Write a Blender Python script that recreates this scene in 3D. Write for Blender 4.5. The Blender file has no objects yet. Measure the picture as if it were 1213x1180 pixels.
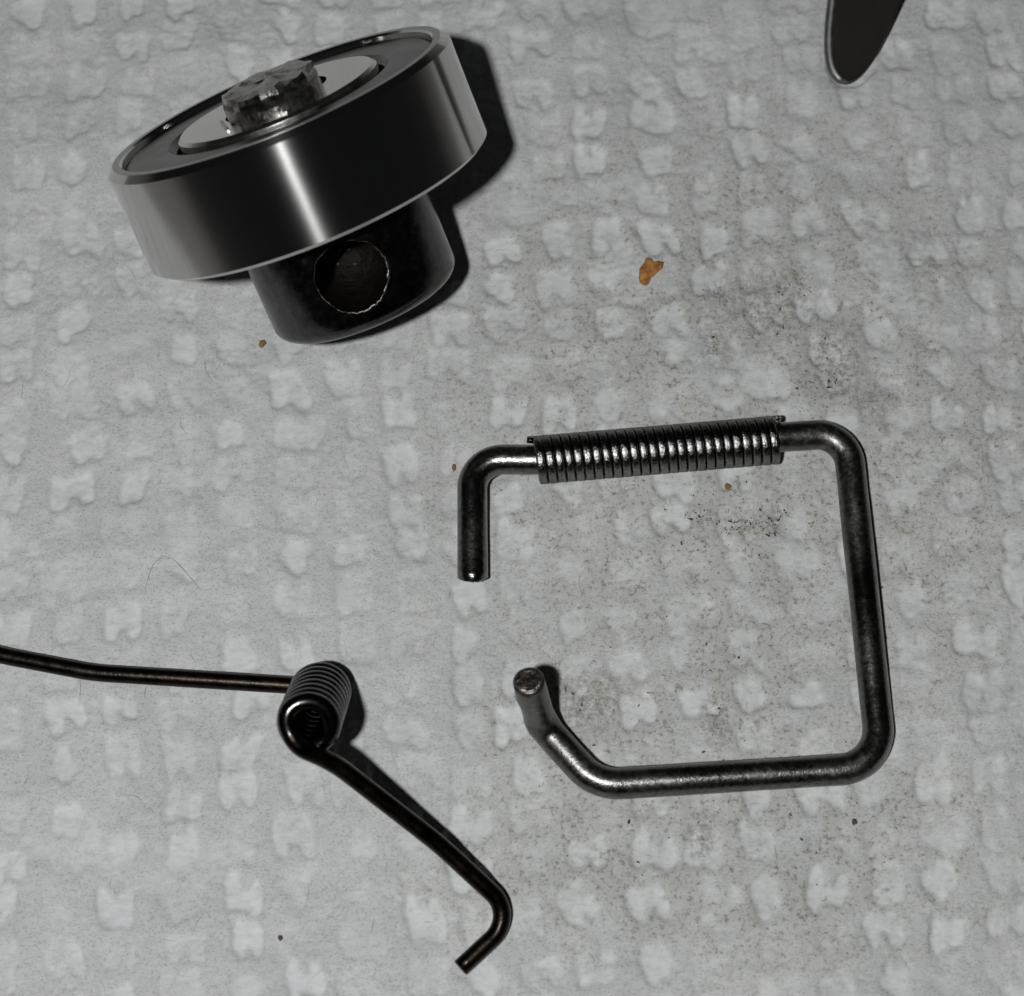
import bpy, bmesh, math, random
import numpy as np
from mathutils import Vector, Matrix

random.seed(7)
rng = np.random.default_rng(11)
SC = bpy.context.scene
S = 0.1                     # millimetres -> scene units (1 unit = 1 cm)

# ------------------------------------------------------------------ camera
TH, DIST, PXMM = math.radians(20.0), 132.0, 19.5
PW, PH = 1213.0, 1180.0
CDIR = np.array([0, -math.sin(TH), math.cos(TH)])
CR = np.array([1.0, 0, 0])
CU = np.cross(CDIR, CR)
CPOS = CDIR * DIST
F = PXMM * DIST
cam = bpy.data.cameras.new("camera")
cam_o = bpy.data.objects.new("camera", cam)
SC.collection.objects.link(cam_o)
cam.sensor_width = 36
cam.lens = F / PW * 36
cam_o.matrix_world = Matrix(((CR[0], CU[0], CDIR[0], CPOS[0] * S), (CR[1], CU[1], CDIR[1], CPOS[1] * S),
                             (CR[2], CU[2], CDIR[2], CPOS[2] * S), (0, 0, 0, 1)))
cam.clip_start, cam.clip_end = 0.1, 1000
cam.dof.use_dof = True
cam.dof.focus_distance = 130.0 * S
cam.dof.aperture_fstop = 0.55
SC.camera = cam_o

# ------------------------------------------------------------------ dark room + phone flash
world = bpy.data.worlds.new("World")
SC.world = world
world.use_nodes = True
bg = world.node_tree.nodes["Background"]
bg.inputs[0].default_value = (0.9, 0.95, 1.0, 1)
bg.inputs[1].default_value = 0.008
fl = bpy.data.lights.new("phone_flash", "POINT")
fl.shadow_soft_size, fl.energy = 0.36, 8700
fl.color = (0.985, 0.995, 1.0)
fl_o = bpy.data.objects.new("phone_flash", fl)
SC.collection.objects.link(fl_o)
FP = (CPOS + CR * -18.5 + CU * -1.5) * 1.35
fl_o.location = FP * S
SC.view_settings.view_transform = "Standard"
SC.view_settings.look = "None"
SC.view_settings.exposure = 0
SC.view_settings.gamma = 1


def at(px, py, z=0.0):
    """point of the photograph -> place on the level z (mm)"""
    d = CR * (px - PW / 2) / F - CU * (py - PH / 2) / F - CDIR
    t = (z - CPOS[2]) / d[2]
    return CPOS + d * t


def depth_at(px, py, dist):
    d = CR * (px - PW / 2) / F - CU * (py - PH / 2) / F - CDIR
    return CPOS + d * dist


# ------------------------------------------------------------------ materials
def mat(name):
    m = bpy.data.materials.new(name)
    m.use_nodes = True
    nt = m.node_tree
    return m, nt, nt.nodes["Principled BSDF"]


def nd(nt, typ, **kw):
    n = nt.nodes.new(typ)
    for k, v in kw.items():
        if k in n.inputs.keys():
            n.inputs[k].default_value = v
        else:
            setattr(n, k, v)
    return n


def ramp(nt, src, stops):
    r = nt.nodes.new("ShaderNodeValToRGB")
    while len(r.color_ramp.elements) < len(stops):
        r.color_ramp.elements.new(0.5)
    for e, (p, c) in zip(r.color_ramp.elements, stops):
        e.position = p
        e.color = (*c, 1) if isinstance(c, tuple) else (c, c, c, 1)
    nt.links.new(src, r.inputs[0])
    return r


def metal(name, c0, c1, rough0, rough1, scale=12.0, bump=0.15, bscale=60.0, metallic=1.0, aniso=0.0, rot=0.0, stretch=None, bdist=0.004, wear=0.0):
    m, nt, p = mat(name)
    tc = nd(nt, "ShaderNodeTexCoord")
    vec = tc.outputs["Object"]
    if stretch:
        mp = nd(nt, "ShaderNodeMapping")
        mp.inputs["Scale"].default_value = stretch
        nt.links.new(vec, mp.inputs[0])
        vec = mp.outputs[0]
    n1 = nd(nt, "ShaderNodeTexNoise", Scale=scale, Detail=6.0, Roughness=0.65)
    nt.links.new(vec, n1.inputs["Vector"])
    r = ramp(nt, n1.outputs[0], [(0.3, c0), (0.72, c1)])
    nt.links.new(r.outputs[0], p.inputs["Base Color"])
    rr = ramp(nt, n1.outputs[0], [(0.3, rough0), (0.7, rough1)])
    nt.links.new(rr.outputs[0], p.inputs["Roughness"])
    if wear:
        nw = nd(nt, "ShaderNodeTexNoise", Scale=1.7, Detail=3.0)
        nt.links.new(tc.outputs["Object"], nw.inputs["Vector"])
        rw = ramp(nt, nw.outputs[0], [(0.35, 1 - wear), (0.65, 1 + wear)])
        mw_ = nd(nt, "ShaderNodeMath", operation="MULTIPLY")
        nt.links.new(rr.outputs[0], mw_.inputs[0])
        nt.links.new(rw.outputs[0], mw_.inputs[1])
        nt.links.new(mw_.outputs[0], p.inputs["Roughness"])
    p.inputs["Metallic"].default_value = metallic
    if bump:
        n2 = nd(nt, "ShaderNodeTexNoise", Scale=bscale, Detail=4.0, Roughness=0.6)
        nt.links.new(vec, n2.inputs["Vector"])
        b = nd(nt, "ShaderNodeBump", Strength=bump, Distance=bdist)
        nt.links.new(n2.outputs[0], b.inputs["Height"])
        nt.links.new(b.outputs[0], p.inputs["Normal"])
    if aniso:
        p.inputs["Anisotropic"].default_value = aniso
        p.inputs["Anisotropic Rotation"].default_value = rot
        tg = nd(nt, "ShaderNodeTangent", direction_type="RADIAL", axis="Z")
        nt.links.new(tg.outputs[0], p.inputs["Tangent"])
    return m


M_wire = metal("drawn_steel_wire", (0.095, 0.092, 0.088), (0.24, 0.233, 0.22), 0.22, 0.33, 30, 0.5, 60, wear=0.4)
M_cut = metal("cut_wire_end", (0.09, 0.075, 0.065), (0.42, 0.37, 0.33), 0.25, 0.5, 22, 0.9, 14, bdist=0.02)
M_spring = metal("spring_steel", (0.13, 0.128, 0.125), (0.36, 0.355, 0.345), 0.25, 0.32, 70, 0.8, 90)
nt = M_spring.node_tree                                  # drawn wire: even, soft-edged gloss
pb = nt.nodes["Principled BSDF"]
gl = nt.nodes.new("ShaderNodeBsdfGlossy")
gl.distribution = "BECKMANN"
for a_, b_ in (("Base Color", "Color"), ("Roughness", "Roughness"), ("Normal", "Normal")):
    nt.links.new(pb.inputs[a_].links[0].from_socket, gl.inputs[b_])
nt.links.new(gl.outputs[0], nt.nodes["Material Output"].inputs[0])
nt.nodes.remove(pb)
M_dark = metal("dark_music_wire", (0.012, 0.011, 0.010), (0.042, 0.032, 0.024), 0.24, 0.40, 12, 0.35, 50)
M_coil = metal("dark_coil_wire", (0.035, 0.035, 0.034), (0.075, 0.074, 0.07), 0.15, 0.24, 10, 0.12, 60)
M_race = metal("ground_bearing_steel", (0.55, 0.545, 0.53), (0.58, 0.575, 0.56), 0.145, 0.165, 60, 0.035, 60, aniso=0.97, rot=0.25, stretch=(.5, .5, 9), bdist=.002)
M_chamfer = metal("turned_chamfer", (0.36, 0.355, 0.34), (0.50, 0.49, 0.47), 0.28, 0.4, 9, 0.1, 60)
M_inner = metal("inner_ring_steel", (0.62, 0.61, 0.59), (0.78, 0.77, 0.75), 0.17, 0.30, 10, 0.10, 60)
M_shield = metal("pressed_shield", (0.10, 0.098, 0.092), (0.19, 0.185, 0.175), 0.28, 0.40, 7, 0.15, 50)
M_pin = metal("blackened_pin", (0.05, 0.05, 0.051), (0.115, 0.114, 0.112), 0.16, 0.29, 16, 0.22, 30, aniso=0.4)
M_hole = metal("drilled_bore", (0.003, 0.0026, 0.002), (0.010, 0.0065, 0.004), 0.5, 0.7, 14, 0.9, 14, metallic=0.15, bdist=.02)  # near-black: the shade inside the hole is put into this colour
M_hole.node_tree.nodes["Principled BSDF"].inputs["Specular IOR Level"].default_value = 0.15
M_burr = metal("bright_burr", (0.04, 0.038, 0.036), (0.30, 0.29, 0.27), 0.28, 0.5, 14, 0.6, 30)
M_stud = metal("broken_stud_metal", (0.16, 0.152, 0.142), (0.52, 0.50, 0.47), 0.19, 0.34, 20, 0.25, 14, bdist=0.025)
M_tab = metal("black_oxide_tab", (0.010, 0.0088, 0.0068), (0.015, 0.0132, 0.0102), 0.5, 0.6, 6, 0.1, 40, metallic=0.0)
M_tab.node_tree.nodes["Principled BSDF"].inputs["Specular IOR Level"].default_value = 0.12
M_tabrim = metal("lit_tab_edge", (0.19, 0.19, 0.178), (0.28, 0.28, 0.265), 0.40, 0.55, 10, 0.1, 40)  # paler grey paints the light caught along the tab's left edge


def matte(name, c0, c1, scale, rough=0.8):
    m, nt, p = mat(name)
    tc = nd(nt, "ShaderNodeTexCoord")
    n1 = nd(nt, "ShaderNodeTexNoise", Scale=scale, Detail=4.0)
    nt.links.new(tc.outputs["Object"], n1.inputs["Vector"])
    r = ramp(nt, n1.outputs[0], [(0.35, c0), (0.65, c1)])
    nt.links.new(r.outputs[0], p.inputs["Base Color"])
    p.inputs["Roughness"].default_value = rough
    return m


M_crumb = matte("rust_brown_crumb", (0.24, 0.085, 0.014), (0.52, 0.25, 0.065), 26)
M_tan = matte("tan_speck", (0.20, 0.11, 0.04), (0.30, 0.18, 0.07), 60)
M_grit = matte("dark_grit", (0.03, 0.026, 0.02), (0.16, 0.125, 0.08), 14, 0.6)
M_hair = matte("grey_hair", (0.2, 0.19, 0.18), (0.3, 0.29, 0.28), 8, 0.5)
M_table = matte("grey_bench_top", (0.18, 0.17, 0.16), (0.26, 0.25, 0.24), 3, 0.6)


# ------------------------------------------------------------------ object helpers
def link(name, verts, faces, m, parent=None, smooth=True):
    me = bpy.data.meshes.new(name)
    me.from_pydata([tuple(v) for v in verts], [], faces)
    me.validate()
    if smooth:
        me.polygons.foreach_set("use_smooth", [True] * len(me.polygons))
    me.materials.append(m)
    o = bpy.data.objects.new(name, me)
    SC.collection.objects.link(o)
    if parent:
        o.parent = parent
    return o


def tag(o, label, cat, group=None, kind=None):
    o["label"] = label
    o["category"] = cat
    if group:
        o["group"] = group
    if kind:
        o["kind"] = kind
    return o


def empty(name, loc, rot=None):
    o = bpy.data.objects.new(name, None)
    SC.collection.objects.link(o)
    o.empty_display_size = 0.2
    M = Matrix.Translation(Vector(loc) * S)
    if rot is not None:
        M = M @ rot.to_4x4()
    o.matrix_world = M
    return o


def fillet(P, radii, step=0.16):
    """polyline (mm) with rounded corners"""
    P = [np.array(p, float) for p in P]
    out = [P[0]]
    for i in range(1, len(P) - 1):
        a, b, c = P[i - 1], P[i], P[i + 1]
        u, v = a - b, c - b
        lu, lv = np.linalg.norm(u), np.linalg.norm(v)
        u, v = u / lu, v / lv
        ang = math.acos(max(-1, min(1, u @ v)))
        r = radii[i - 1]
        tl = min(r / math.tan(ang / 2), 0.49 * lu if i > 1 else 0.95 * lu, 0.49 * lv if i < len(P) - 2 else 0.95 * lv)
        r = tl * math.tan(ang / 2)
        bis = (u + v) / np.linalg.norm(u + v)
        cen = b + bis * (r / math.sin(ang / 2))
        s, e = b + u * tl - cen, b + v * tl - cen
        tot = math.pi - ang
        n = max(4, int(tot * r / step))
        for k in range(n + 1):
            f = k / n
            w = (math.sin((1 - f) * tot) * s + math.sin(f * tot) * e) / max(1e-9, math.sin(tot))
            out.append(cen + w)
    out.append(P[-1])
    # resample
    res = [out[0]]
    for a, b in zip(out[:-1], out[1:]):
        n = max(1, int(np.linalg.norm(b - a) / 0.5))
        for k in range(1, n + 1):
            res.append(a + (b - a) * k / n)
    return np.array(res)


def tube_geo(P, r, sides=24, caps=(True, True), wob=0.0, bevel=0.12, bevel0=None):
    bevel0 = bevel if bevel0 is None else bevel0
    P = np.asarray(P, float)
    n = len(P)
    T = np.gradient(P, axis=0)
    T /= np.linalg.norm(T, axis=1)[:, None]
    N = np.zeros_like(P)
    h = np.array([0, 0, 1.0]) if abs(T[0][2]) < 0.9 else np.array([1.0, 0, 0])
    N[0] = h - T[0] * (h @ T[0])
    N[0] /= np.linalg.norm(N[0])
    for i in range(1, n):
        v = N[i - 1] - T[i] * (N[i - 1] @ T[i])
        N[i] = v / np.linalg.norm(v)
    B = np.cross(T, N)
    rad = np.full(n, float(r)) if np.isscalar(r) else np.array(r, float)
    if wob:
        k = np.convolve(rng.normal(size=n + 20), np.ones(11) / 11, "same")[10:10 + n]
        rad = rad * (1 + wob * k)
    rings = []
    if caps[0]:
        rings += [(P[0], N[0], B[0], rad[0] * (1 - bevel0)), (P[0] + T[0] * rad[0] * bevel0 * .6, N[0], B[0], rad[0])]
        st = 1
    else:
        st = 0
    en = n - 1 if caps[1] else n
    for i in range(st, en):
        rings.append((P[i], N[i], B[i], rad[i]))
    if caps[1]:
        rings += [(P[-1] - T[-1] * rad[-1] * bevel * .6, N[-1], B[-1], rad[-1]), (P[-1], N[-1], B[-1], rad[-1] * (1 - bevel))]
    a = np.linspace(0, 2 * math.pi, sides, endpoint=False)
    V = np.concatenate([c + q * (np.cos(a)[:, None] * nn + np.sin(a)[:, None] * bb) for c, nn, bb, q in rings]) * S
    Fc = []
    for i in range(len(rings) - 1):
        for j in range(sides):
            k = (j + 1) % sides
            Fc.append((i * sides + j, i * sides + k, (i + 1) * sides + k, (i + 1) * sides + j))
    if caps[0]:
        Fc.append(tuple(reversed(range(sides))))
    if caps[1]:
        Fc.append(tuple(range((len(rings) - 1) * sides, len(rings) * sides)))
    return V, Fc


def tube(name, P, r, m, parent=None, **kw):
    V, Fc = tube_geo(P, r, **kw)
    o = link(name, V, Fc, m, parent)
    me = o.data
    for f in me.polygons:
        if len(f.vertices) > 4:
            f.use_smooth = False
    return o


def lathe(name, prof, m, parent=None, seg=160, closed=True, fn=None, zoff=0.0):
    """prof: (radius, z) in mm, revolved about local z"""
    a = np.linspace(0, 2 * math.pi, seg, endpoint=False)
    V, Fc = [], []
    n = len(prof)
    for (r, z) in prof:
        for t in a:
            rr, zz = (r, z) if fn is None else fn(r, z, t)
            V.append((rr * math.cos(t) * S, rr * math.sin(t) * S, (zz + zoff) * S))
    for i in range(n if closed else n - 1):
        i2 = (i + 1) % n
        for j in range(seg):
            k = (j + 1) % seg
            Fc.append((i * seg + j, i * seg + k, i2 * seg + k, i2 * seg + j))
    o = link(name, V, Fc, m, parent)
    bm = bmesh.new()
    bm.from_mesh(o.data)
    bmesh.ops.remove_doubles(bm, verts=bm.verts, dist=1e-5)
    bmesh.ops.recalc_face_normals(bm, faces=bm.faces)
    for e in bm.edges:
        if len(e.link_faces) == 2 and e.calc_face_angle(0) > math.radians(28):
            e.smooth = False
    bm.to_mesh(o.data)
    bm.free()
    return o


# ------------------------------------------------------------------ bearing on its pin
A = np.array([-0.35506, 0.67764, 0.64399])
A /= np.linalg.norm(A)
TOP = np.array([-13.839, 20.375, 12.435])
TOP = TOP + (CPOS - TOP) / np.linalg.norm(CPOS - TOP) * 0.2
WD, RO, RS, LS = 6.52, 10.80, 5.90, 7.25
BASE = TOP - A * (WD + LS)
ZT = WD + LS                                        # local z of the top face
hd = CPOS - (TOP - A * (WD + 3.9))
hd -= A * (hd @ A)
hd /= np.linalg.norm(hd)                            # where the cross hole points
ang = math.radians(3.0)
hd = hd * math.cos(ang) + np.cross(A, hd) * math.sin(ang) * -1
X = hd
Y = np.cross(A, X)
ROT = Matrix(((X[0], Y[0], A[0]), (X[1], Y[1], A[1]), (X[2], Y[2], A[2])))
brg = empty("ball_bearing", BASE, ROT)
tag(brg, "shiny steel ball bearing with a black drilled pin, tipped over on the paper towel", "bearing")

lathe("outer_ring", [(RO - .42, 0), (RO, -.36), (RO, -WD + .24), (RO - .30, -WD),
                     (9.75, -WD), (9.75, -WD + .55), (9.3, -WD + .8), (9.3, -.9), (9.72, -.6), (9.78, -.12), (9.9, 0)], M_race, brg, zoff=ZT, seg=256)
lathe("rim_chamfer", [(RO - .46, .015), (9.92, .015), (9.80, -.10), (9.80, -.14), (RO - .46, -.04)], M_chamfer, brg, zoff=ZT, seg=256)
for s, nm in ((0, "shield"), (1, "shield")):
    pr = [(9.66, -.52), (9.5, -.40), (8.9, -.36), (7.4, -.30), (6.95, -.34), (6.75, -.62), (6.6, -.75), (9.66, -.75)]
    if s:
        pr = [(r, -WD - z) for r, z in pr]
    lathe(nm, pr, M_shield, brg, zoff=ZT, seg=200)
lathe("inner_ring", [(6.05, -.02), (6.28, -.2), (6.28, -WD + .14), (6.15, -WD + .02), (3.2, -WD + .02), (3.2, -.02)], M_inner, brg, zoff=ZT, seg=160)


def stud_fn(r, z, t):
    x, y = r * math.cos(t), r * math.sin(t)
    k = .04 * math.sin(3 * t + 1) + .03 * math.sin(7 * t + z * 2) + (.02 * math.sin(17 * t - z * 5) + .03 * math.sin(31 * t + z * 9) if z > .1 else 0)
    zz = z + (.07 * math.sin(1.3 * x + .6) + .08 * math.sin(2.1 * y + x) + .05 * math.sin(5 * x - 3 * y) + .04 * math.sin(9 * y + 2)) * max(0, min(1, (z - .9) / .6))
    return max(0.0, r + (k if r > 1.2 else 0)), zz


sp = [(2.95, -.6), (2.95, -.2), (2.97, .12), (2.93, .5), (2.96, .85), (2.88, 1.15), (2.82, 1.47), (2.2, 1.53), (1.5, 1.48), (.7, 1.53), (.001, 1.5), (.001, -.6)]
stud = lathe("broken_stud", sp, M_stud, brg, zoff=ZT, seg=34, fn=stud_fn)
rs_ = random.Random(4)
for v in stud.data.vertices:                             # sheared and hammered: flat facets
    if v.co.z > (ZT + .05) * S:
        k = 1 + rs_.uniform(-.016, .014)
        v.co = Vector((v.co.x * k, v.co.y * k, v.co.z + rs_.uniform(-.03, .035) * S))
stud.data.polygons.foreach_set("use_smooth", [rs_.random() < .45 for _ in stud.data.polygons])
stud.data.transform(Matrix.Translation((1.75 * S, 0, 0)) @ Matrix.Diagonal((1.22, .98, 1, 1)))
# a thin lip stands along the left flank of the stud
lip = [np.array([1.75 + 2.2 - .5 * q, -3.0 - .06 * q, ZT + .02 + .0 * q]) for q in range(8)]
tube("stud_lip", lip, .11, M_chamfer, stud, sides=8)

# pin: turned body with a cross hole
pp = [(.001, -WD + .3), (RS - .5, -WD + .3), (RS - .5, -WD - .1), (RS - .06, -WD - .25), (RS, -WD - .4)]
pp += [(RS, -WD - 5.6)]
for k in range(1, 9):
    t = k / 8 * math.pi / 2
    pp.append((RS - .95 * (1 - math.cos(t)), -WD - 6.15 - .95 * math.sin(t)))
pp += [(2.2, -WD - LS - .22), (.001, -WD - LS - .3)]
pin = lathe("pin", pp, M_pin, brg, zoff=ZT, seg=160)
HZ = ZT - WD - 3.55
HR = 2.12
# cutter along local +x
a = np.linspace(0, 2 * math.pi, 64, endpoint=False)
cv = [(x * S, HR * math.cos(t) * S, (HZ + HR * math.sin(t)) * S) for x in (-0.9, 8.0) for t in a]
cf = [(j, (j + 1) % 64, 64 + (j + 1) % 64, 64 + j) for j in range(64)] + [tuple(reversed(range(64))), tuple(range(64, 128))]
cut = link("cutter", cv, cf, M_hole)
cut.parent = brg
bpy.context.view_layer.update()
md = pin.modifiers.new("hole", "BOOLEAN")
md.operation, md.object, md.solver = "DIFFERENCE", cut, "EXACT"
dg = bpy.context.evaluated_depsgraph_get()
nm = bpy.data.meshes.new_from_object(pin.evaluated_get(dg))
pin.modifiers.clear()
pin.data = nm
bpy.data.objects.remove(cut)
nm.materials.clear()
nm.materials.append(M_pin)
for f in nm.polygons:
    f.use_smooth = True
    f.material_index = 0
bm = bmesh.new()
bm.from_mesh(nm)
for e in bm.edges:
    if len(e.link_faces) == 2 and e.calc_face_angle(0) > math.radians(28):
        e.smooth = False
bm.to_mesh(nm)
bm.free()
# bore lining in shade-black and ragged burr round the hole
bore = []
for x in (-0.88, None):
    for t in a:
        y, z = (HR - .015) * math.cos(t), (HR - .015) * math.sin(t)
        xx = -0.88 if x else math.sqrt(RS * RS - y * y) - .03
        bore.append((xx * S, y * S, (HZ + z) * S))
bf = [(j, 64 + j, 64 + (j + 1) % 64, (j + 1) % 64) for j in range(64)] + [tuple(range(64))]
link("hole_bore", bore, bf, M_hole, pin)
bp = []
for k in range(97):
    t = k / 96 * 2 * math.pi
    rr = HR + .02 + .025 * math.sin(3 * t + .5) + .02 * math.sin(11 * t + 1) + .02 * random.random()
    y, z = rr * math.cos(t), rr * math.sin(t)
    bp.append((math.sqrt(RS * RS - y * y) + .0, y, HZ + z))
bn = np.convolve(rng.normal(size=120), np.ones(4) / 2, "same")[:97]
br = [max(.006, (.018 + .05 * max(0, math.cos(k / 96 * 2 * math.pi + .7)) ** 1.5) * (1 + .7 * bn[k])) for k in range(97)]
bp = [np.array(q) + rng.normal(size=3) * .022 for q in bp]
tube("hole_burr", bp, br, M_burr, pin, sides=8, caps=(False, False))

for k, (y, z, q) in enumerate(((-.35, .05, .20), (.1, -.12, .13), (-.8, -.7, .12), (.5, .55, .10), (.15, -1.1, .11))):
    dv = []
    for _ in range(14):
        v = rng.normal(size=3)
        v /= np.linalg.norm(v)
        dv.append((np.array([-.78, y, HZ + z]) + v * np.array([.12, q * 1.5, q]) * rng.uniform(.7, 1.1)) * S)
    bm = bmesh.new()
    for v in dv:
        bm.verts.new(v)
    bmesh.ops.convex_hull(bm, input=bm.verts)
    me = bpy.data.meshes.new("debris")
    bm.to_mesh(me)
    bm.free()
    me.materials.append(M_grit)
    ob_ = bpy.data.objects.new("debris", me)
    SC.collection.objects.link(ob_)
    ob_.parent = pin

pin.location = (0, .30 * S, 0)                           # the pin sits a little off centre

# ------------------------------------------------------------------ wire bracket
RW = 0.905
zb = RW + 0.10
zc = 1.55
path = [at(560, 684, zb), at(559, 544, zb + .25), at(634, 545, zc), at(925, 518, zc), at(1003, 513, zb + .25), at(1045, 909, zb),
        at(706, 930, zb), at(641, 858, zb + .15)]
tipb = path[-1]
tip = at(626, 806, 5.9)
path.append(tip)
bk = fillet(path, [2.3, 6, 6, 2.9, 2.5, 2.9, 1.7])
bracket = tube("wire_bracket", bk, RW, M_wire, None, sides=32, wob=.02, bevel=.16, bevel0=.05)
tag(bracket, "thick dark steel wire bent into an open square bracket, one end turned up", "wire bracket")


def cut_face(P0, P1, r, parent):
    t = (P0 - P1) / np.linalg.norm(P0 - P1)
    h = np.array([0, 0, 1.]) if abs(t[2]) < .9 else np.array([1., 0, 0])
    n = np.cross(t, h)
    n /= np.linalg.norm(n)
    b = np.cross(t, n)
    V, Fc = [], []
    sg = 28
    for q, (rr, hh) in enumerate(((r * .90, -.02), (r * .86, .05), (r * .66, .02), (r * .35, -.0))):
        for j in range(sg):
            an = j / sg * 2 * math.pi
            V.append((P0 + t * (hh + random.uniform(-.03, .045)) + (n * math.cos(an) + b * math.sin(an)) * rr * (1 + random.uniform(-.03, .03))) * S)
    V.append((P0 + t * .06) * S)
    for q in range(3):
        for j in range(sg):
            k = (j + 1) % sg
            Fc.append((q * sg + j, q * sg + k, (q + 1) * sg + k, (q + 1) * sg + j))
    for j in range(sg):
        Fc.append((3 * sg + j, 3 * sg + (j + 1) % sg, 4 * sg))
    o = link("cut_end", V, Fc, M_cut, parent)
    bm = bmesh.new()
    bm.from_mesh(o.data)
    bmesh.ops.recalc_face_normals(bm, faces=bm.faces)
    bm.to_mesh(o.data)
    bm.free()
    return o


cut_face(bk[-1], bk[-2], RW, bracket)
ce = cut_face(bk[0], bk[1], RW, bracket)
t_ = (bk[0] - bk[1]) / np.linalg.norm(bk[0] - bk[1])      # this end was nipped off at a slant
for o_ in (bracket, ce):
    for v in o_.data.vertices:
        c = np.array(v.co) / S
        al = (c - bk[0]) @ t_
        if np.linalg.norm(c - bk[0]) < 2.6 and al > -1.9:
            w = max(0, min(1, 1 + al / 1.9))
            v.co = Vector((c + t_ * .6 * w * (c[2] - bk[0][2])) * S)
for f in bracket.data.polygons:
    if min(np.linalg.norm(np.array(bracket.data.vertices[i].co) / S - bk[0]) for i in f.vertices[:2]) < RW * 1.2 and any(i < 32 for i in f.vertices):
        f.use_smooth = False
# tool marks: the turned-up end was pinched by the pliers, so it is lumpy
for v in bracket.data.vertices:
    c = np.array(v.co) / S
    for (P_, rr_, dp_) in ((at(641, 856, 1.6), 1.1, .24), (at(634, 848, 2.6), .9, -.22), (at(622, 822, 4.4), 1.0, .2), (at(648, 866, 1.4), .8, -.2), (at(612, 836, 3.2), .8, .16)):
        d_ = np.linalg.norm(c - P_)
        if d_ < rr_ * 1.6:
            v.co = Vector((np.array(v.co) / S + (c - P_) / (d_ + .2) * dp_ * math.exp(-(d_ / rr_) ** 2 * 2)) * S)

# ------------------------------------------------------------------ tight coil spring round the bracket
c0, c1 = at(637, 545, zc), at(922, 521, zc)
ax = (c1 - c0)
L = np.linalg.norm(ax)
ax /= L
e1 = np.array([0, 0, 1.]) - ax * ax[2]
e1 /= np.linalg.norm(e1)
e2 = np.cross(ax, e1)
RWS, RCS, NT = .268, 1.28, 26
hp = []
for k in range(NT * 40 + 1):
    f = k / (NT * 40)
    t = f * NT * 2 * math.pi - .95
    rr = RCS + .015 * math.sin(f * 40)
    hp.append(c0 + ax * f * L + rr * (math.cos(t) * e1 + math.sin(t) * e2))
# start tail: short straight cut end on the left
d0 = hp[0] - hp[1]
d0 /= np.linalg.norm(d0)
hp = [hp[0] + d0 * .05 - ax * .55 + (hp[0] - c0) * .06] + hp
spring = tube("coil_spring", hp, RWS, M_spring, None, sides=20, bevel=.1)
for v in spring.data.vertices:                          # outside of the coil flattened, shaped to widen the highlight on each turn
    c = np.array(v.co) / S - c0
    rad_ = c - ax * (c @ ax)
    l_ = np.linalg.norm(rad_)
    if l_ > RCS + RWS * .70:
        v.co = Vector((c0 + ax * (c @ ax) + rad_ / l_ * (RCS + RWS * (.70 + .06 * (l_ - RCS - RWS * .70) / (.30 * RWS)))) * S)
tag(spring, "bright tightly wound coil spring threaded on the top side of the wire bracket", "coil spring")

# ------------------------------------------------------------------ torsion spring
RT = .515
RR = 1.29
torsion = empty("torsion_spring", at(372, 835, 0))
tag(torsion, "black torsion spring with a short upright coil and two long wire arms", "torsion spring")
Fc_ = at(380, 818, 1.5)
TL = 8.2
best = None
for dd in np.linspace(110, 134, 3000):
    q = depth_at(364, 860, dd)
    er = abs(np.linalg.norm(q - Fc_) - TL)
    if q[2] > Fc_[2] and (best is None or er < best[0]):
        best = (er, q)
Nc = best[1]
ta = (Nc - Fc_) / np.linalg.norm(Nc - Fc_)
# screen-like axes of the ring plane
u1 = CR - ta * (CR @ ta)
u1 /= np.linalg.norm(u1)
u2 = np.cross(ta, u1)
if u2 @ CU < 0:
    u2 = -u2


def ring(c, deg):
    t = math.radians(deg)
    return c + RR * (math.cos(t) * u1 + math.sin(t) * u2)


turns = 8.0
deg0, deg1 = -95.0, 208.0 + 360 * 7         # counter-clockwise seen from the lens
hp = []
nst = int((deg1 - deg0) / 9)
for k in range(nst + 1):
    f = k / nst
    dg_ = deg0 + (deg1 - deg0) * f
    w = max(0, (dg_ - (deg1 - 75)) / 75)
    w = w * w * (3 - 2 * w)
    q = ring(Fc_ + (Nc - Fc_) * f, dg_)
    cc = Fc_ + (Nc - Fc_) * f
    hp.append(cc + (q - cc) * (1 - .24 * w) + ta * .25 * w)
hp = np.array(hp)
tube("coil", (hp - 0), RT, M_coil, None, sides=18, caps=(False, False))
coil_o = bpy.data.objects["coil"]
# left arm lies on the paper and runs out of the frame
q0 = hp[0]
tg0 = hp[0] - hp[1]
tg0 /= np.linalg.norm(tg0)
arm1 = [hp[0] - tg0 * .05, q0 + tg0 * 1.0, at(362, 813, .8), at(110, 797, RT + .1), at(0, 776, RT + .12), at(-130, 742, RT + .15)]
a1 = fillet(arm1, [.6, .9, 16, 30])
tube("arm", a1, RT, M_dark, None, sides=20, caps=(False, True), wob=.01)
arm_o1 = bpy.data.objects["arm"]
q1 = hp[-1]
tg1 = hp[-1] - hp[-2]
tg1 /= np.linalg.norm(tg1)
zq = q1[2]
arm2 = [q1 - tg1 * .05, q1 + tg1 * .7, at(395, 903, zq * .82), at(520, 1000, zq * .32 + .4), at(612, 1085, RT + .12), at(545, 1147, RT + .1)]
a2 = fillet(arm2, [2, 12, 14, 1.7])
tube("arm", a2, RT, M_dark, None, sides=20, caps=(False, True), wob=.01)
arm_o2 = bpy.data.objects["arm.001"]
torig = Matrix.Translation(-torsion.location)
for o in (coil_o, arm_o1, arm_o2):
    o.data.transform(torig)
    o.parent = torsion
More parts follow.
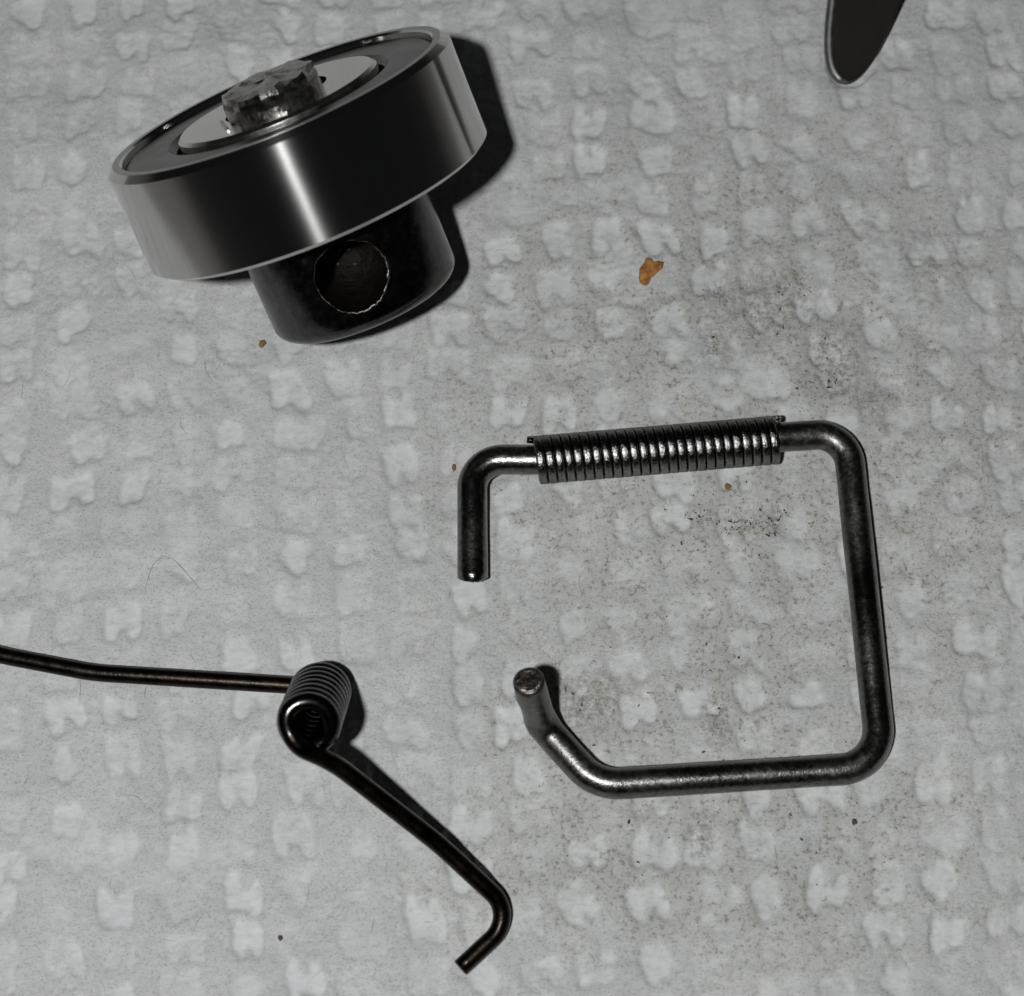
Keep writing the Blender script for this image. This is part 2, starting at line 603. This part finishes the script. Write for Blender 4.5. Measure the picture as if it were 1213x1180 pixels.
coil_o["label"] = "upright coil of tight dark turns"
arm_o1["label"] = "long arm running out of the picture on the left"
arm_o2["label"] = "arm with a hooked end pointing to lower right"

# ------------------------------------------------------------------ dark metal tip in the top right corner
tipc = at(1000, 96, .35)
dirv = at(1054, -100, 3.6) - tipc
TLn = np.linalg.norm(dirv)
dirv /= TLn
view = CPOS - tipc
view /= np.linalg.norm(view)
side = np.cross(dirv, view)
side /= np.linalg.norm(side)
if side @ CR < 0:
    side = -side
nrm = np.cross(side, dirv)
if nrm @ view < 0:
    nrm = -nrm
tb = empty("metal_tip", tipc)
tag(tb, "dark rounded metal tip poking in over the paper towel at the top right corner", "metal tip")
prof = []
LEN = 14.0
for k in range(33):                                      # left edge down to the tip and up the right edge
    u = -1 + 2 * k / 32
    hw = 0
    prof.append(u)
outl = []
for u in np.linspace(1, 0, 26):
    y = LEN * u ** 1.8
    w = 1.98 * (1 - math.exp(-(y / 1.6) ** .62)) + .07 * y
    outl.append((-w, y))
for u in np.linspace(0, 1, 26)[1:]:
    y = LEN * u ** 1.8
    w = 1.98 * (1 - math.exp(-(y / 1.6) ** .62)) + .07 * y
    outl.append((w, y))


def tabpt(x, y, z):
    return (side * x + dirv * y + nrm * (z + .018 * y * y * .2)) * S


n = len(outl)
V, Fc = [], []
for (ins, z) in ((0.0, -.9), (0.0, -.1), (.10, .0)):
    for (x, y) in outl:
        V.append(tabpt(x * (1 - ins * .2) if ins else x, y + ins * (1 if abs(x) < 1.5 else .2), z))
for q in range(2):
    for j in range(n - 1):
        Fc.append((q * n + j, q * n + j + 1, (q + 1) * n + j + 1, (q + 1) * n + j))
Fc.append(tuple(range(2 * n, 3 * n)))
Fc.append(tuple(reversed(range(n))))
link("blade", V, Fc, M_tab, tb, smooth=False)
rimp = [np.array(side * (x + (-.06 if x < 0 else -.12)) + dirv * (y + .08) + nrm * (-.22 + .018 * y * y * .2)) for x, y in outl]
tube("edge", rimp, [.34 if x < -.2 else max(.05, .30 - .25 * (x + .2)) for x, y in outl], M_tabrim, tb, sides=12)


# ------------------------------------------------------------------ paper towel
X0, X1, Y0, Y1, G = -48.0, 48.0, -42.0, 60.0, 0.14
nx, ny = int((X1 - X0) / G) + 1, int((Y1 - Y0) / G) + 1
gx = np.linspace(X0, X1, nx)
gy = np.linspace(Y0, Y1, ny)
GX, GY = np.meshgrid(gx, gy)


def fnoise(lx, ly, power=2.0, seed=0):
    """smooth random field, feature size lx by ly mm, unit deviation"""
    r = np.random.default_rng(seed)
    w = np.fft.rfft2(r.normal(size=(ny, nx)))
    fx = np.fft.rfftfreq(nx, G)[None, :]
    fy = np.fft.fftfreq(ny, G)[:, None]
    q = (fx * lx) ** 2 + (fy * ly) ** 2
    f = np.fft.irfft2(w * np.exp(-q * power), s=(ny, nx))
    return f / f.std()


def blur(h, s):
    fx = np.fft.rfftfreq(nx, G)[None, :]
    fy = np.fft.fftfreq(ny, G)[:, None]
    return np.fft.irfft2(np.fft.rfft2(h) * np.exp(-2 * (math.pi * s) ** 2 * (fx ** 2 + fy ** 2)), s=(ny, nx))


def sstep(x, a, b):
    t = np.clip((x - a) / (b - a), 0, 1)
    return t * t * (3 - 2 * t)


wx = fnoise(6, 6, 2, 1) * .24
wy = fnoise(6, 6, 2, 2) * .24
jx = fnoise(.8, .8, 2, 21) * .05
jy = fnoise(.8, .8, 2, 22) * .05
U, Vv = GX + wx + jx, GY + wy + jy
h = np.zeros((ny, nx))
# small two-lobed dimples in slanting rows
px_, py_ = 3.34, 2.82
r_ = np.random.default_rng(5)
for i in range(-18, 19):
    for j in range(-17, 24):
        cx = i * px_ - .05 * j * py_ + r_.normal() * .2
        cy = j * py_ + .09 * i * px_ + r_.normal() * .22
        if not (X0 - 2 < cx < X1 + 2 and Y0 - 2 < cy < Y1 + 2):
            r_.normal(size=6)
            continue
        ix0, ix1 = np.searchsorted(gx, [cx - 3, cx + 3])
        iy0, iy1 = np.searchsorted(gy, [cy - 3, cy + 3])
        if ix1 <= ix0 or iy1 <= iy0:
            r_.normal(size=6)
            continue
        u, v = U[iy0:iy1, ix0:ix1] - cx, Vv[iy0:iy1, ix0:ix1] - cy
        q = r_.normal(size=6)
        an = .09 + q[0] * .12
        u, v = u * math.cos(an) + v * math.sin(an), -u * math.sin(an) + v * math.cos(an)
        amp = min(1.3, max(.4, .9 + .28 * q[1]))
        gap = .64 + .10 * q[2]
        if q[3] > .9:                                     # some dimples are plain rounded squares, some single ovals
            gap = .36
        elif q[3] < -1.1:
            gap = .12
        bar = .72 + .16 * q[5]
        d1 = ((np.abs(u + gap) / .50) ** 2.6 + (np.abs(v + .10 * q[3]) / (1.12 + .14 * q[4])) ** 2.6) ** .385
        d2 = ((np.abs(u - gap) / .50) ** 2.6 + (np.abs(v - .10 * q[3]) / (1.12 + .14 * q[5])) ** 2.6) ** .385
        d3 = ((np.abs(u) / .95) ** 2.6 + (np.abs(v - .30 * np.sign(q[0] + .35)) / max(.4, bar)) ** 2.6) ** .385
        k = np.maximum(np.maximum(1 - sstep(d1, .80, 1.16), 1 - sstep(d2, .80, 1.16)), .85 * (1 - sstep(d3, .8, 1.2)))
        h[iy0:iy1, ix0:ix1] = np.maximum(h[iy0:iy1, ix0:ix1], k * amp * .23)
patch = sstep(fnoise(7, 7, 2, 9), -1.6, .4)             # the embossing fades out here and there
h *= .84 + .16 * patch
# large round dimples and the curved outline of the quilting
for (px, py, rr, am) in ((900, 446, 1.75, .24), (744, 322, 2.1, .22), (615, 243, 1.5, .2), (486, 72, 1.9, .22), (770, 18, 1.6, .2),
                         (1085, 560, 1.8, .2), (1120, 980, 1.5, .18), (60, 250, 2.2, .18), (865, 45, 1.8, .18)):
    c = at(px, py)
    d = np.hypot((U - c[0]), (Vv - c[1]) * 1.0)
    h = np.maximum(h, .8 * am * (1 - sstep(d, rr * .78, rr * 1.12)))
for (px, py, rr, wd, t0, t1, am) in ((200, 940, 5.0, 1.1, 185, 355, .22), (130, 545, 7.5, 1.2, 200, 330, .2), (430, 880, 6, 1.0, 120, 200, .16),
                                     (90, 330, 6, 1.1, 250, 380, .18), (690, 150, 5.5, 1.0, 170, 330, .18), (1150, 300, 6, 1.0, 150, 290, .2),
                                     (60, 1130, 6, 1.0, 30, 160, .18), (1090, 790, 6, 1.0, 300, 420, .16)):
    c = at(px, py)
    d = np.hypot(U - c[0], Vv - c[1])
    tt = np.degrees(np.arctan2(Vv - c[1], U - c[0]))
    tt = (tt - t0) % 360
    am_ = am * sstep(tt, 0, 18) * (1 - sstep(tt, (t1 - t0) - 18, t1 - t0))
    h = np.maximum(h, .75 * am_ * (1 - sstep(np.abs(d - rr), wd * .3, wd * 1.2)))
pads = blur(h, .09)
h = .13 - blur(h, .09) * .9      # the embossing is pressed down into the sheet
h += fnoise(10, 10, 2, 3) * .15 + fnoise(4.5, 3.5, 2, 17) * .045 + fnoise(2.6, 2.2, 2, 4) * .03 + fnoise(1.0, .8, 2, 14) * .012
fib = fnoise(.5, .22, 1.2, 6) * .010 + fnoise(.22, .5, 1.2, 7) * .009 + fnoise(.22, .22, 1, 8) * .007
h += fib * (0.9 + .9 * sstep(fnoise(3, 3, 2, 10), -.5, 1))
# a soft wrinkle carries the rim of the bearing
c = at(240, 318, .3)
h += .12 * np.exp(-(((GX - c[0]) / 4.5) ** 2 + ((GY - c[1]) / 2.6) ** 2))
# whatever lies on the towel presses into it
bpy.context.view_layer.update()
zmin = np.full((ny, nx), 9.0)
for o in list(SC.objects):
    if o.type != "MESH":
        continue
    me = o.data
    co = np.empty(len(me.vertices) * 3)
    me.vertices.foreach_get("co", co)
    co = co.reshape(-1, 3)
    mw = np.array(o.matrix_world)
    co = (co @ mw[:3, :3].T + mw[:3, 3]) / S
    if len(me.vertices) and o.name.split(".")[0] in ("pin", "outer_ring", "wire_bracket", "arm", "coil", "coil_spring", "blade", "edge"):
        ed = np.array([e.vertices[:] for e in me.edges])
        A_, B_ = co[ed[:, 0]], co[ed[:, 1]]
        keep = np.minimum(A_[:, 2], B_[:, 2]) < 1.2
        A_, B_ = A_[keep], B_[keep]
        for f in np.linspace(0, 1, 8):
            p = A_ + (B_ - A_) * f
            ii = np.rint((p[:, 0] - X0) / G).astype(int)
            jj = np.rint((p[:, 1] - Y0) / G).astype(int)
            ok = (ii >= 0) & (ii < nx) & (jj >= 0) & (jj < ny)
            np.minimum.at(zmin, (jj[ok], ii[ok]), p[ok, 2])
for _ in range(2):
    zz = zmin.copy()
    for dj in (-1, 0, 1):
        for di in (-1, 0, 1):
            zz = np.minimum(zz, np.roll(np.roll(zmin, dj, 0), di, 1) + .03)
    zmin = zz
delta = np.maximum(0, h - (zmin - .015))
h -= np.maximum(delta, blur(delta, .5))

co = np.stack([GX, GY, h], -1).reshape(-1, 3) * S
idx = np.arange(nx * ny).reshape(ny, nx)
quads = np.stack([idx[:-1, :-1], idx[:-1, 1:], idx[1:, 1:], idx[1:, :-1]], -1).reshape(-1, 4)
me = bpy.data.meshes.new("paper_towel")
me.vertices.add(len(co))
me.vertices.foreach_set("co", co.ravel())
me.loops.add(quads.size)
me.loops.foreach_set("vertex_index", quads.ravel().astype(np.int32))
me.polygons.add(len(quads))
me.polygons.foreach_set("loop_start", np.arange(0, quads.size, 4, dtype=np.int32))
me.polygons.foreach_set("loop_total", np.full(len(quads), 4, dtype=np.int32))
me.polygons.foreach_set("use_smooth", np.ones(len(quads), dtype=bool))
me.update(calc_edges=True)
den = np.clip(pads / .25, 0, 1.15) * .60 + fnoise(2.0, 1.4, 1.5, 31) * .10 + fnoise(.8, .5, 1.2, 32) * .11 + fnoise(.35, .22, 1.2, 33) * .08 + .13
at_ = me.attributes.new("fibre_density", "FLOAT", "POINT")
at_.data.foreach_set("value", np.clip(den, 0, 1).ravel().astype(np.float32))
towel = bpy.data.objects.new("paper_towel", me)
SC.collection.objects.link(towel)
tag(towel, "white embossed paper towel spread under all the metal parts", "paper towel")

# towel material: soft white fibre, a little grey soiling and dirty flecks near the wire bracket
m, nt, p = mat("paper_towel_fibre")
tc = nd(nt, "ShaderNodeTexCoord")
ob = tc.outputs["Object"]
n1 = nd(nt, "ShaderNodeTexNoise", Scale=2.2, Detail=5.0, Roughness=0.6)
nt.links.new(ob, n1.inputs["Vector"])
base = ramp(nt, n1.outputs[0], [(0.3, (0.655, 0.665, 0.665)), (0.7, (0.745, 0.75, 0.74))])
mp = nd(nt, "ShaderNodeMapping")
mp.inputs["Scale"].default_value = (1, 2.6, 1)
mp.inputs["Rotation"].default_value = (0, 0, .25)
nt.links.new(ob, mp.inputs[0])
n2 = nd(nt, "ShaderNodeTexNoise", Scale=22.0, Detail=6.0, Roughness=0.7)
nt.links.new(mp.outputs[0], n2.inputs["Vector"])
fibr = ramp(nt, n2.outputs[0], [(0.25, 0.74), (0.42, 0.96), (0.75, 1.06)])
mul = nd(nt, "ShaderNodeMix", data_type="RGBA", blend_type="MULTIPLY")
mul.inputs[0].default_value = 1
nt.links.new(base.outputs[0], mul.inputs[6])
nt.links.new(fibr.outputs[0], mul.inputs[7])
# the dimples stay clean and white, the raised web between them has picked up grey soil
an_ = nd(nt, "ShaderNodeAttribute", attribute_name="fibre_density")
dr = ramp(nt, an_.outputs["Fac"], [(0.0, (0.825, 0.825, 0.82)), (0.5, (0.90, 0.90, 0.895)), (1.0, (1.01, 1.015, 1.02))])
mul2 = nd(nt, "ShaderNodeMix", data_type="RGBA", blend_type="MULTIPLY")
mul2.inputs[0].default_value = 1
nt.links.new(mul.outputs[2], mul2.inputs[6])
nt.links.new(dr.outputs[0], mul2.inputs[7])
# open pores and stray dark fibres, mostly on the rubbed raised web
ns = nd(nt, "ShaderNodeTexNoise", Scale=62.0, Detail=3.0, Roughness=0.6)
mps = nd(nt, "ShaderNodeMapping")
mps.inputs["Scale"].default_value = (1.0, 1.5, 1)
nt.links.new(ob, mps.inputs[0])
nt.links.new(mps.outputs[0], ns.inputs["Vector"])
pore = ramp(nt, ns.outputs[0], [(0.51, 0.0), (0.68, 1.0)])
thin = ramp(nt, an_.outputs["Fac"], [(0.25, 0.55), (0.8, 0.10)])
pm = nd(nt, "ShaderNodeMath", operation="MULTIPLY")
nt.links.new(pore.outputs[0], pm.inputs[0])
nt.links.new(thin.outputs[0], pm.inputs[1])
mul3 = nd(nt, "ShaderNodeMix", data_type="RGBA")
nt.links.new(pm.outputs[0], mul3.inputs[0])
nt.links.new(mul2.outputs[2], mul3.inputs[6])
mul3.inputs[7].default_value = (0.24, 0.24, 0.225, 1)
col = mul3.outputs[2]


def blob(px, py, rx, ry):
    """soft mask round one place on the towel"""
    c = at(px, py) * S
    m_ = nd(nt, "ShaderNodeMapping", vector_type="TEXTURE")
    m_.inputs["Location"].default_value = (c[0], c[1], 0)
    m_.inputs["Scale"].default_value = (rx * S, ry * S, 1e3)
    nt.links.new(ob, m_.inputs[0])
    g = nd(nt, "ShaderNodeTexGradient", gradient_type="SPHERICAL")
    nt.links.new(m_.outputs[0], g.inputs[0])
    return g.outputs["Fac"]


def math_(op, a, b):
    n = nd(nt, "ShaderNodeMath", operation=op)
    for i, v in enumerate((a, b)):
        if isinstance(v, (int, float)):
            n.inputs[i].default_value = v
        else:
            nt.links.new(v, n.inputs[i])
    return n.outputs[0]


msk = None
for b in ((900, 410, 11, 8), (880, 610, 11, 5), (850, 850, 10, 9), (860, 1010, 22, 9), (700, 900, 9, 9), (980, 560, 8, 12), (900, 500, 26, 28)):
    f = blob(*b)
    msk = f if msk is None else math_("MAXIMUM", msk, f)
n3 = nd(nt, "ShaderNodeTexNoise", Scale=34.0, Detail=5.0, Roughness=0.75)
nt.links.new(ob, n3.inputs["Vector"])
n4 = nd(nt, "ShaderNodeTexNoise", Scale=4.5, Detail=4.0, Roughness=0.6)
nt.links.new(ob, n4.inputs["Vector"])
patchy = ramp(nt, n4.outputs[0], [(0.36, 0.0), (0.62, 1.0)])
low = ramp(nt, an_.outputs['Fac'], [(0.2, 1.0), (0.75, 0.15)])     # dirt rubs off on the raised web
fleck = ramp(nt, n3.outputs[0], [(0.53, 0.0), (0.66, 1.0)])
soiled = math_("MULTIPLY", math_("MULTIPLY", math_("MINIMUM", math_("MULTIPLY", msk, 1.6), 1.0), patchy.outputs[0]), low.outputs[0])
d = math_("MULTIPLY", soiled, fleck.outputs[0])
d = math_("MINIMUM", math_("MULTIPLY", d, 2.2), .9)
mx = nd(nt, "ShaderNodeMix", data_type="RGBA")
nt.links.new(d, mx.inputs[0])
nt.links.new(col, mx.inputs[6])
mx.inputs[7].default_value = (0.13, 0.115, 0.085, 1)
hv = None
for b in ((882, 622, 3.2, 1.1), (918, 622, 1.0, 1.3), (830, 612, 1.4, 1.0), (848, 412, 1.3, 1.8), (905, 365, 4.5, 3.6), (985, 450, 3.2, 2.2), (845, 350, 1.2, 1.2),
          (1030, 475, 2.2, 1.6), (850, 850, 1.1, 2.6), (700, 830, 3, 3), (830, 990, 1.2, 2.2), (990, 420, 2.6, 3), (935, 335, 2, 2)):
    f = blob(*b)
    hv = f if hv is None else math_("MAXIMUM", hv, f)
n6 = nd(nt, "ShaderNodeTexNoise", Scale=26.0, Detail=6.0, Roughness=0.8)
nt.links.new(ob, n6.inputs["Vector"])
g6 = ramp(nt, n6.outputs[0], [(0.44, 0.0), (0.60, 1.0)])
heavy = math_("MULTIPLY", math_("MINIMUM", math_("MULTIPLY", hv, 1.5), 1.0), math_("MULTIPLY", g6.outputs[0], .75))
mxh = nd(nt, "ShaderNodeMix", data_type="RGBA")
nt.links.new(heavy, mxh.inputs[0])
nt.links.new(mx.outputs[2], mxh.inputs[6])
mxh.inputs[7].default_value = (0.15, 0.135, 0.10, 1)
mx = mxh
soil = math_("MULTIPLY", soiled, .58)
mx2 = nd(nt, "ShaderNodeMix", data_type="RGBA")
nt.links.new(soil, mx2.inputs[0])
nt.links.new(mx.outputs[2], mx2.inputs[6])
mx2.inputs[7].default_value = (0.43, 0.43, 0.38, 1)
nt.links.new(mx2.outputs[2], p.inputs["Base Color"])
p.inputs["Roughness"].default_value = 1.0
p.inputs["Specular IOR Level"].default_value = 0.1
n5 = nd(nt, "ShaderNodeTexNoise", Scale=45.0, Detail=5.0, Roughness=0.7)
nt.links.new(mp.outputs[0], n5.inputs["Vector"])
bp_ = nd(nt, "ShaderNodeBump", Strength=0.35, Distance=0.006)
nt.links.new(n5.outputs[0], bp_.inputs["Height"])
nt.links.new(bp_.outputs[0], p.inputs["Normal"])
me.materials.append(m)

tbl = link("table_top", [(-30, -30, -.16), (30, -30, -.16), (30, 30, -.16), (-30, 30, -.16)], [(0, 1, 2, 3)], M_table)
tbl["kind"] = "structure"


def hz(x, y):
    i = int(np.clip(round((x - X0) / G), 0, nx - 1))
    j = int(np.clip(round((y - Y0) / G), 0, ny - 1))
    return float(h[j, i])


# ------------------------------------------------------------------ crumbs, grit and a hair
def flake(verts2, z0, thick, seed, lumps=.04):
    """irregular chip from an outline: (x, y) mm list -> domed low solid"""
    r = random.Random(seed)
    c = np.mean(verts2, axis=0)
    V, Fc = [], []
    n = len(verts2)
    for (k, z) in ((1.0, 0.0), (1.03, thick * .5), (.86, thick * .9), (.45, thick * 1.05)):
        for q in verts2:
            s = c + (np.array(q) - c) * k * (1 + r.uniform(-.05, .05))
            V.append((s[0], s[1], z0 + z + r.uniform(-lumps, lumps) * (1 if z else 0)))
    V.append((c[0], c[1], z0 + thick * 1.08))
    for q in range(3):
        for j in range(n):
            k = (j + 1) % n
            Fc.append((q * n + j, q * n + k, (q + 1) * n + k, (q + 1) * n + j))
    for j in range(n):
        Fc.append((3 * n + j, 3 * n + (j + 1) % n, 4 * n))
    Fc.append(tuple(reversed(range(n))))
    return np.array(V), Fc


def chip(name, outline_px, thick, m, label, cat, seed, group=None):
    P = np.array([at(x, y)[:2] for x, y in outline_px])
    if np.cross(P[1] - P[0], P[2] - P[1]) < 0:
        P = P[::-1]
    c = P.mean(0)
    V, Fc = flake(P, 0, thick, seed)
    base = np.array([c[0], c[1], hz(*c) - .02])
    V = (V - np.array([c[0], c[1], 0])) * S
    o = link(name, V, Fc, m)
    o.location = base * S
    tag(o, label, cat, group)
    return o


def scale_(pts, dx=0, dy=0):
    return [(x + dx, y + dy) for x, y in pts]


chip("rusty_crumb", [(757, 330), (758, 320), (763, 314), (765, 308), (771, 308), (774, 312), (780, 311), (785, 313), (784, 319),
                     (777, 325), (771, 331), (768, 338), (763, 340), (758, 336)], .26, M_crumb,
     "orange brown rusty crumb on the round towel bump right of the bearing", "crumb", 3)
chip("tan_speck", [(858, 576), (860, 573), (865, 574), (867, 577), (864, 580), (860, 580)], .22, M_tan,
     "tiny brown speck just below the right half of the coil spring", "speck", 4, "specks on the paper towel")
chip("tan_speck", [(535, 551), (536, 547), (540, 548), (540, 554), (537, 556)], .2, M_tan,
     "tiny tan speck left of the wire bracket's upper bend", "speck", 5, "specks on the paper towel")
chip("tan_speck", [(307, 411), (309, 406), (314, 405), (316, 409), (312, 413), (309, 414)], .25, M_tan,
     "tiny olive speck beside the lower left edge of the black pin", "speck", 6, "specks on the paper towel")
chip("dark_speck", [(329, 1112), (330, 1108), (334, 1108), (335, 1112), (332, 1115)], .25, M_grit,
     "tiny dark speck alone on clean towel left of the torsion spring's hooked arm", "speck", 7, "specks on the paper towel")
chip("dark_speck", [(1009, 974), (1010, 970), (1014, 971), (1015, 976), (1011, 978)], .25, M_grit,
     "tiny dark speck below the lower right bend of the wire bracket", "speck", 8, "specks on the paper towel")

GV, GF = [], []
r2 = random.Random(21)
clus = [(828, 610, 14, 10, 16), (826, 618, 4, 4, 8), (880, 622, 18, 6, 50), (918, 620, 9, 13, 46), (845, 350, 8, 8, 12), (848, 412, 8, 12, 12), (888, 388, 8, 12, 20), (960, 470, 26, 20, 40), (870, 610, 40, 20, 40),
        (962, 405, 12, 10, 16), (985, 448, 14, 8, 16), (1028, 472, 16, 10, 10), (935, 335, 14, 12, 12), (800, 600, 14, 10, 8), (915, 360, 40, 40, 30),
        (850, 850, 8, 30, 16), (700, 830, 30, 30, 16), (900, 950, 120, 60, 40), (990, 560, 40, 30, 16), (870, 700, 90, 60, 24), (1000, 480, 60, 40, 20)]
for (cx, cy, sx, sy, nn) in clus:
    for _ in range(nn):
        q = at(r2.gauss(cx, sx), r2.gauss(cy, sy))
        z = hz(q[0], q[1])
        s = r2.uniform(.018, .05) if r2.random() < .88 else r2.uniform(.05, .09)
        an = r2.uniform(0, 6.28)
        el = r2.uniform(1, 2.4)
        i0 = len(GV)
        for k in range(5):
            t = k / 5 * 6.283
            a_, b_ = s * el * math.cos(t) * r2.uniform(.7, 1.2), s * math.sin(t) * r2.uniform(.7, 1.2)
            GV.append((q[0] + a_ * math.cos(an) - b_ * math.sin(an), q[1] + a_ * math.sin(an) + b_ * math.cos(an), z + .015))
        GV.append((q[0], q[1], z + .015 + s * .9))
        GV.append((q[0], q[1], z - .05))
        for k in range(5):
            GF.append((i0 + k, i0 + (k + 1) % 5, i0 + 5))
            GF.append((i0 + (k + 1) % 5, i0 + k, i0 + 6))
gr = link("metal_grit", np.array(GV) * S, GF, M_grit)
tag(gr, "fine dark metal grit scattered on the towel in and above the wire bracket", "grit", kind="stuff")

hp = []
for x, y in ((172, 700), (180, 672), (193, 659), (206, 663), (222, 680), (238, 700)):
    q = at(x, y)
    hp.append(np.array([q[0], q[1], hz(q[0], q[1]) + .06]))
hp = np.array(hp)
tt = np.linspace(0, 5, 40)
hs = np.stack([np.interp(tt, range(6), hp[:, k]) for k in range(3)], -1)
for _ in range(6):
    hs[1:-1] = (hs[:-2] + hs[1:-1] * 2 + hs[2:]) / 4
for k in range(40):
    hs[k, 2] = max(hs[k, 2], hz(hs[k, 0], hs[k, 1]) + .03)
ha = tube("hair", hs, .010, M_hair, None, sides=6)
tag(ha, "fine curved grey hair lying on clean towel above the torsion spring's left arm", "hair")

# loose lint standing off the sheet
LV, LF = [], []
r3 = random.Random(5)
for _ in range(150):
    x, y = r3.uniform(-31, 31), r3.uniform(-29, 36)
    an, ln, cu = r3.uniform(0, 6.28), r3.uniform(.5, 1.9), r3.uniform(-1.6, 1.6)
    P = []
    for k in range(7):
        q = k / 6
        P.append(np.array([x, y, hz(x, y) + .025 + .05 * math.sin(q * 3.14)]))
        x += math.cos(an + cu * q) * ln / 6
        y += math.sin(an + cu * q) * ln / 6
    V, Fq = tube_geo(P, .011, sides=4, caps=(False, False))
    o0 = sum(len(v) for v in LV)
    LV.append(V)
    LF += [tuple(i + o0 for i in f) for f in Fq]
M_lint = matte("paper_lint", (0.30, 0.30, 0.29), (0.78, 0.78, 0.77), 3, .8)
li = link("paper_lint", np.concatenate(LV), LF, M_lint)
tag(li, "fine loose paper fibres lying all over the towel", "lint", kind="stuff")
